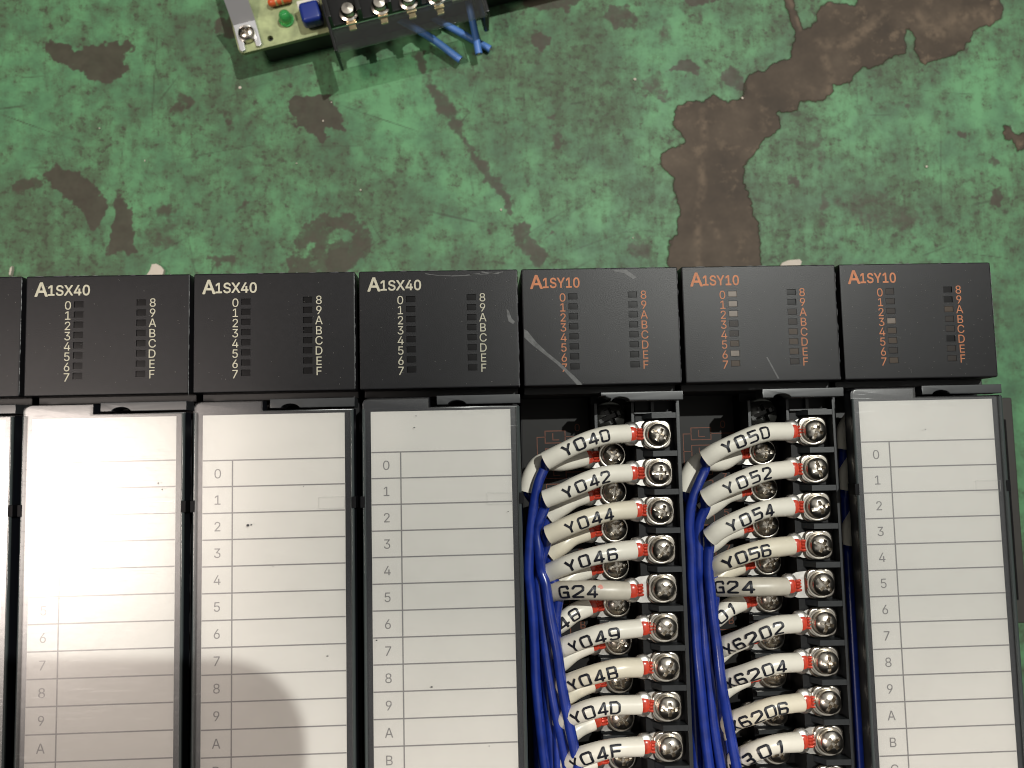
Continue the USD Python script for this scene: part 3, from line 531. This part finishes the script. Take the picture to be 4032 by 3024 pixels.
rw = random.Random(3)
def zz(ox, oy, pts, zs): return [(ox + x * .4557, oy + y * .4557, z) for (x, y), z in zip(pts, zs)]
def lane(i, start, x, z, y1=-134, tilt=0.0):
    """A run down the wire channel: (x local, z) lane under the front strands."""
    s = np.array(start, float); x = x + i * PITCH
    pts = [(x + 1.0, s[1] - 4.0, (s[2] + z) / 2)] + [(x + tilt * max(0, (-60 - y) / 50), y, z) for y in (s[1] - 10, s[1] - 20, s[1] - 34, s[1] - 50, s[1] - 70) if y > y1 + 8] + [(x + tilt * 1.6, y1, z)]
    return [np.array(p) for p in pts]
R6, R7, RB, RC = (2000, 1500), (2600, 1500), (2000, 2268), (2650, 2268)
ZS = (-5.6, -4.3, -3.3, -3.6, -4.8)
def run(a, apts, az, b, bpts, bz): return zz(*a, apts, az) + zz(*b, bpts, bz)
O3 = [("Y040", R6, [(1035,455),(850,470),(650,530),(480,610),(330,690)], [(512,578),(830,455)], 0),
      ("Y042", R6, [(1045,795),(850,812),(650,882),(480,960),(325,1020)], [(520,940),(850,850)], -.35),
      ("Y044", R6, [(1085,1112),(900,1130),(700,1185),(500,1262),(350,1330)], [(530,1240),(880,1150)], -.3),
      ("Y046", R6, [(1090,1458),(900,1482),(700,1525),(500,1592),(345,1660)], [(530,1580),(890,1470)], -.2),
      ("G24", RB, [(1040,130),(850,125),(600,122),(430,130),(300,170)], [(480,125),(735,125)], 0),
      ("Y049", RB, [(1140,450),(900,478),(700,530),(500,605),(400,650)], [(560,570),(925,490)], -.25),
      ("Y04B", RB, [(1140,790),(950,800),(700,862),(500,930),(420,965)], [(545,880),(905,810)], -.2),
      ("Y04D", RB, [(1140,1112),(850,1122),(650,1172),(500,1235),(440,1270)], [(570,1200),(920,1140)], 0),
      ("Y04F", RB, [(1155,1472),(900,1488),(700,1540),(560,1590),(480,1630)], [(560,1590),(930,1490)], 0)]
O4 = [("Y050", R7, [(1110,435),(900,445),(700,512),(500,602),(390,672)], [(590,565),(910,455)], 0),
      ("Y052", R7, [(1115,762),(900,792),(700,862),(500,952),(390,1015)], [(595,905),(915,780)], -.1),
      ("Y054", R7, [(1120,1085),(900,1112),(700,1192),(520,1282),(430,1350)], [(620,1250),(935,1120)], -.15),
      ("Y056", R7, [(1135,1422),(900,1452),(700,1506),(540,1570),(440,1625)], [(575,1570),(920,1480)], -.1),
      ("G24", RC, [(980,90),(800,92),(600,95),(400,92),(250,105)], [(403,70),(662,75)], .3),
      ("X6202", RC, [(1075,410),(880,430),(680,505),(500,580),(380,640)], [(465,585),(925,450)], -.2),
      ("X6204", RC, [(1085,745),(880,762),(680,825),(500,880),(400,920)], [(470,870),(935,780)], -.2),
      ("X6206", RC, [(1110,1090),(880,1125),(700,1190),(520,1250),(430,1290)], [(495,1220),(950,1110)], -.2),
      ("X6301", RC, [(1085,1432),(880,1455),(720,1510),(600,1560),(480,1630)], [(470,1600),(935,1430)], 0)]
Z0 = [-6.0, -6.0, -6.3, -6.8, -7.2]; Z1 = [-7.4, -7.6, -7.8, -8, -8, -8]
FRONT3 = {0: run(R6, [(318,745),(258,890),(218,1080),(196,1350),(190,1640)], Z0, RB, [(195,100),(215,350),(237,650),(245,900),(262,1200),(320,1680)], Z1),
          1: run(R6, [(322,1085),(285,1200),(268,1330),(272,1480),(300,1650)], Z0, RB, [(325,60),(372,320),(412,620),(455,900),(515,1200),(615,1680)], [-7, -6.6, -6.4, -6.3, -6.2, -6]),
          2: run(R6, [(335,1400),(305,1490),(285,1580)], [-7.5, -9, -9.5], RB, [(262,60),(300,420),(345,760),(420,1150),(480,1450),(520,1700)], [-9.2, -8.8, -8.6, -8.5, -8.5, -8.5])}
FRONT4 = {0: run(R7, [(388,755),(318,900),(276,1060),(258,1250),(258,1500)], Z0, RC, [(168,60),(190,350),(212,650),(240,950),(272,1300),(320,1700)], Z1),
          1: run(R7, [(392,1090),(348,1220),(330,1400),(335,1600)], [-6.2, -6.8, -7.2, -7.4], RC, [(240,60),(262,350),(290,650),(318,950),(355,1300),(420,1700)], [-8.2, -8.4, -8.6, -8.6, -8.6, -8.6]),
          2: run(R7, [(425,1420),(410,1530),(410,1640)], [-6.2, -6.4, -6.6], RC, [(322,60),(358,320),(392,620),(425,920),(475,1230),(565,1700)], [-6.4, -6.2, -6.1, -6, -6, -6])}
for i, rows, front, nm in ((3, O3, FRONT3, "left"), (4, O4, FRONT4, "right")):
    for k, (code, reg, pts, span, lift) in enumerate(rows):
        z = list(ZS) if k < 3 else [-5.6, -4.4, -4.2, -5.6, -9.0]
        if k > 4: z = [-5.6, -4.6, -5.2, -8.2, -11.5]
        if k == 4: z = [-5.6, -5.0, -5.6, -8.6, -12.0]
        px = zz(*reg, pts, z); e = at(*px[-1])
        blue = front.get(k) or lane(i, e, 3.2 + (k % 4) * 1.1, -9.8 - (k % 3) * 1.2, tilt=1.0 + (k % 3) * 1.2)
        extra = f" in the {nm} open module" if code == "G24" else ""
        wire(i, True, k, code, px, blue, [(reg[0] + a * .4557, reg[1] + b * .4557) for a, b in span], lift, f"blue wire with white sleeve printed {code}, on a front-row screw{extra}", mark=(2369, 1.1) if i == 3 and k == 4 else None)
    for k in range(9):                                                     # the rear row, partly hidden under the front row
        x0 = i * PITCH; y = IN_Y0 - STEP * k; r = random.Random(i * 20 + k)
        dy = -1.0 if k else -1.2
        S = [np.array([x0 + 14.4, y - .6, -13.1]), np.array([x0 + 11.0, y - 1.3 + dy * .3, -12.2]), np.array([x0 + 8.4, y - 2.3 + dy, -11.8]), np.array([x0 + 6.0, y - 4.0 + dy, -12.3])]
        if k == 0:
            S = [np.array([x0 + 14.4, y - .4, -13.1])] + [at(R6[0] + a * .4557 + (0 if i == 3 else 620), R6[1] + b * .4557, zq) for a, b, zq in ((480, 700, -11), (300, 700, -9.5), (210, 800, -9.5), (170, 950, -10))]
        if i == 3: code, sp = {0: ("", None), 3: ("", None), 4: ("48", ((2000 + 330 * .4557, 2268 + 300 * .4557), (2000 + 535 * .4557, 2268 + 290 * .4557)))}.get(k, ("", None))
        else: code, sp = {4: ("01", ((2650 + 240 * .4557, 2268 + 255 * .4557), (2650 + 490 * .4557, 2268 + 225 * .4557)))}.get(k, ("", None))
        e = S[-1]
        wire(i, False, k, code, S, lane(i, e, 2.3 + (k % 4) * 1.15, -11.4 - (k % 3) * 1.6, tilt=(k % 4) * .9), sp, 0, f"blue wire with white sleeve on rear-row screw {'beneath the sleeve printed ' + rows[k][0] if rows[k][0] != 'G24' else 'beneath the G24 sleeve'}, {nm} open module")
# glimpses of the closed right module's own wires past its left edge
for k, (y0, lab) in enumerate(((-34, "topmost"), (-43, "middle"), (-55, "lowest"))):
    t = Thing("wire", f"blue wire in shadow left of the rightmost cover, {lab} of the three there", "wire", (172.5, y0, -8), "blue wires with white sleeves")
    C = spline([np.array([x_ + 172.5, y0 + yy, z_]) for x_, yy, z_ in ((10.5, 3, -9), (6.5, 2, -7.5), (3.4, -1.5, -7.2), (2.6, -6, -7.6))]); t.part("marker_sleeve", tube(C[::-1], 2.0, 14, 1.7), "sleeve", smooth=60)
    t.part("insulation", tube(spline([C[-4], C[-1]] + [np.array([174.9 + k * .3, y0 - 14, -8 - k * .7]), np.array([175.0 + k * .5, y0 - 40, -8.2 - k]), np.array([175.2 + k * .5, -134, -8.5 - k])]), 1.1, 12), "blue_wire", smooth=70)

# ------------------------------------------------------------------ circuit board at the top
def circuit_board():
    zb = -92.0
    q = lambda x, y, z=zb: at(850 + x * .2939, y * .2939, z)            # measured in an enlargement of the board's corner
    r3 = lambda x, y, z=zb: at(1300 + x * .3165, y * .3165, z)
    c = q(380, 700)[:2]; ex = (q(1590, 400) - q(380, 700))[:2]; ex /= np.linalg.norm(ex); ey = np.array([-ex[1], ex[0]])
    def loc(p): d = np.asarray(p)[:2] - c; return d @ ex, d @ ey
    Mx = np.eye(4); Mx[:2, 0], Mx[:2, 1], Mx[:2, 3] = ex, ey, c
    def place(m): m = m.copy(); m.apply_transform(Mx); return m
    t = Thing("circuit_board", "green-tan circuit board with black terminal strip lying at the top of the bench", "circuit board", (*c, BENCH))
    hole = loc(q(730, 515))
    bd = rrect(-1.6, 120, -.2, 60, 1.6).difference(shapely.Point(hole).buffer(1.0, 10))
    b = t.part("board", place(extrude(bd, zb - 1.6, zb)), "board", smooth=False)
    t.part("case", place(rbox(6, 112, 1.2, 55, BENCH + .3, zb - 1.65, .6)), "dark_box")
    # forked metal bracket and its screw
    s = loc(q(420, 460, zb + 1)); w = 3.7
    fork = Polygon([(s[0] - w, 40), (s[0] - w, s[1] - 4.6), (s[0] - w + .8, s[1] - 5.2), (s[0] - 1.9, s[1] - 5.0), (s[0] - 1.7, s[1] - .5), (s[0], s[1] + 1.6), (s[0] + 1.7, s[1] - .5), (s[0] + 1.9, s[1] - 4.6), (s[0] + w - .7, s[1] - 4.9), (s[0] + w, s[1] - 4.2), (s[0] + w, 40)])
    br = bevel(fork.intersection(sbox(-20, -20, 40, s[1] + 4.2)), zb + .05, zb + 1.1, .2)
    up = trimesh.convex.convex_hull(np.array([(s[0] + a * w, yy, z_) for a in (-1, 1) for yy, z_ in ((s[1] + 4.2, zb + .1), (s[1] + 4.2, zb + 1.1), (s[1] + 13, zb + 8.2), (s[1] + 13, zb + 7.2))]))
    t.part("bracket", place(join([br, up])), "bracket_metal", smooth=25)
    sc = cross_screw(0, 0, zb + 1.2, 2.75, 2.0, .5, .9); t.part("screw", place(move(sc, [s[0], s[1], 0])), "nickel", smooth=28)
    g = loc(q(930, 230, zb + 2)); led = lathe([(2.5, zb), (2.5, zb + .8), (2.1, zb + .9), (2.1, zb + 2.4), (1.8, zb + 3.6), (1.1, zb + 4.4), (0, zb + 4.7)], [0, 0, 0], 24)
    t.part("indicator_lamp", place(move(led, [*g, 0])), "led_green", smooth=60)
    k = loc(q(1268, 165, zb + 5)); cap = rbox(k[0] - 3.4, k[0] + 3.4, k[1] - 3.5, k[1] + 3.5, zb + 1, zb + 6.5, 1.3)
    kb = t.part("button", place(cap), "blue_cap", smooth=60); t.part("button_base", place(rbox(k[0] - 3.6, k[0] + 3.6, k[1] + 1.6, k[1] + 4.6, zb, zb + 5.4, .3)), "white_plastic", kb)
    rx = loc(q(860, 10, zb + 1.5)); c2 = np.array([[rx[0] - 4, rx[1], zb + 1.6], [rx[0] - 3, rx[1], zb + 1.6], [rx[0] - 2.4, rx[1], zb + 1.6], [rx[0] + 2.4, rx[1], zb + 1.6], [rx[0] + 3, rx[1], zb + 1.6], [rx[0] + 4, rx[1], zb + 1.6]])
    rs = t.part("resistor", place(tube(c2, np.array([.8, 1.5, 1.35, 1.35, 1.5, .8]), 14)), "resistor_body", smooth=60)
    for a in (-1.6, .4): t.part("resistor_band", place(tube(np.array([[rx[0] + a, rx[1], zb + 1.6], [rx[0] + a + .7, rx[1], zb + 1.6]]), 1.42, 14)), "resistor_band", rs)
    # terminal strip with its smoked cover
    L0 = loc(r3(60, 390, zb + 2)); L1 = loc(r3(1560, 300, zb + 6)); xl = L0[0]; xr = L1[0] + 1.5
    ty = -1.0
    tb = t.part("terminal_strip", place(join([rbox(xl - 1, xr, ty - .5, 40, zb, zb + 5, .4)] + [rbox(xl - 1.2 + n * 9.9, xl + .4 + n * 9.9, ty - .5, 40, zb + 4.5, zb + 11, .3) for n in range(int((xr - xl) / 9.9) + 1)])), "black_gloss", smooth=35)
    for px in ((235, 175), (632, 95), (985, 30), (1335, -20)):
        p = loc(r3(*px, zb + 8)); 
        stud = [rbox(p[0] - 1.2, p[0] + 1.2, p[1] - 4.2, p[1] - .2, zb + 4.9, zb + 6.0, .25), rbox(p[0] - 1.7, p[0] + 1.7, p[1] - 2.6, p[1] - 1.2, zb + 5.5, zb + 6.7, .3)]
        t.part("terminal_tab", place(join(stud)), "brass", tb)
        t.part("terminal_screw", place(join([lathe([(3.0, zb + 6.2), (3.1, zb + 6.8), (2.4, zb + 7.1), (2.4, zb + 8.6), (1.9, zb + 9.3), (0, zb + 9.6)], [p[0], p[1] + 1.4, 0])])), "nickel", tb, smooth=40)
    e0 = loc(r3(190, 640, zb + 8.5))
    cv = place(rbox(xl - 1.0, xr + 9, e0[1], e0[1] + 8.3, zb + 8.0, zb + 9.0, .25))
    cvr = t.part("strip_cover", cv, "smoke_cover", smooth=25)
    t.part("cover_side", place(rbox(xl - 1.5, xl - .6, e0[1] - .3, e0[1] + 16, zb - 3, zb + 11, .2)), "black_gloss", cvr)
    pp = loc(r3(1910, 60, zb + 4)); t.part("end_post", place(rbox(pp[0] - .9, pp[0] + .9, pp[1] - 4.2, pp[1] + 10, zb - 6, zb + 7, .4)), "black_gloss")
circuit_board()
for k, (a, m, b, lab) in enumerate((((1560, 70), (1690, 145), (1813, 236), "cut end of pale blue wire, leftmost of three beside the circuit board"),
                                    ((1690, 60), (1800, 122), (1930, 194), "cut end of pale blue wire crossing under another beside the circuit board"),
                                    ((1838, -20), (1864, 96), (1886, 213), "cut end of pale blue wire lying over another, right of the circuit board's cover"))):
    z = (BENCH + 3.2, BENCH + 1.5, BENCH + 5.2)[k]
    P = [at(*a, z + (3 if k != 1 else .5)), at(*m, z + (1.0 if k != 1 else .1)), at(*b, z)]
    t = Thing("cut_wire", lab, "wire", P[-1], "cut wire ends beside the circuit board"); i_ = t.part("insulation", tube(spline(P), 1.25, 16), "pale_blue_wire", smooth=70)
    t.part("conductor", tube(np.array([P[-1] - (P[-1] - P[-2]) * .01, P[-1] + (P[-1] - P[-2]) / np.linalg.norm(P[-1] - P[-2]) * .06]), .55, 10), "brass", i_)

# cream scraps sticking out behind the modules, and crumbs on the bench
def flake(pts, z, lab, th=.5):
    P = np.array([at(u, v, z) for u, v in pts]); t = Thing("scrap", lab, "scrap", (*P[:, :2].mean(0), BENCH), "cream scraps behind the modules")
    t.part("chip", bevel(Polygon(P[:, :2]), z - th, z, .15), "cream_flake", smooth=25)
flake([(575, 1085), (590, 1062), (597, 1040), (615, 1038), (634, 1048), (645, 1062), (640, 1085)], BENCH + 1.6, "cream scrap poking up behind the glare-lit module's top edge", 1.5)
flake([(3070, 1050), (3080, 1034), (3105, 1024), (3150, 1020), (3158, 1030), (3150, 1052)], BENCH + 1.6, "pale scrap poking up behind the second module from the right", 1.5)
flake([(34, 1080), (38, 1056), (46, 1046), (46, 1062), (40, 1085)], BENCH + 1.6, "tiny cream scrap behind the leftmost cut-off module", 1.5)
cr = []
for (u, v) in ((945, 345), (1272, 476), (1168, 643), (570, 633), (392, 505), (1973, 826), (2500, 312), (3648, 656), (2923, 386), (1305, 403), (1420, 748), (2492, 937)):
    p = at(u, v, BENCH + .3); m = trimesh.creation.icosphere(1, .42 * rng.uniform(.6, 1.2)); m.vertices *= np.array([rng.uniform(.7, 1.4), rng.uniform(.7, 1.4), .6]); m.apply_translation(p); cr.append(m)
pm = usdkit.mesh(stage, "/World/crumbs", (join(cr).vertices / 1000 - [0, 0, BENCH / 1000], join(cr).faces), MAT["cream_flake"])
data(pm.GetPrim(), kind="stuff", label="pale crumbs scattered over the green bench", category="crumbs")

# the phone that takes the picture, held level above the modules: its corner shades the lower left covers
def phone():
    p = rrect(-128, 26, -57, 24, 15, 8)
    m = bevel(p, 1.5, 9.0, 1.2); m.vertices[:] = m.vertices @ RM + CAM
    t = Thing("phone", "dark phone held above, seen only by its rounded shadow on the lower left covers", "phone", CAM)
    t.part("shell", m, "phone_shell")
phone()
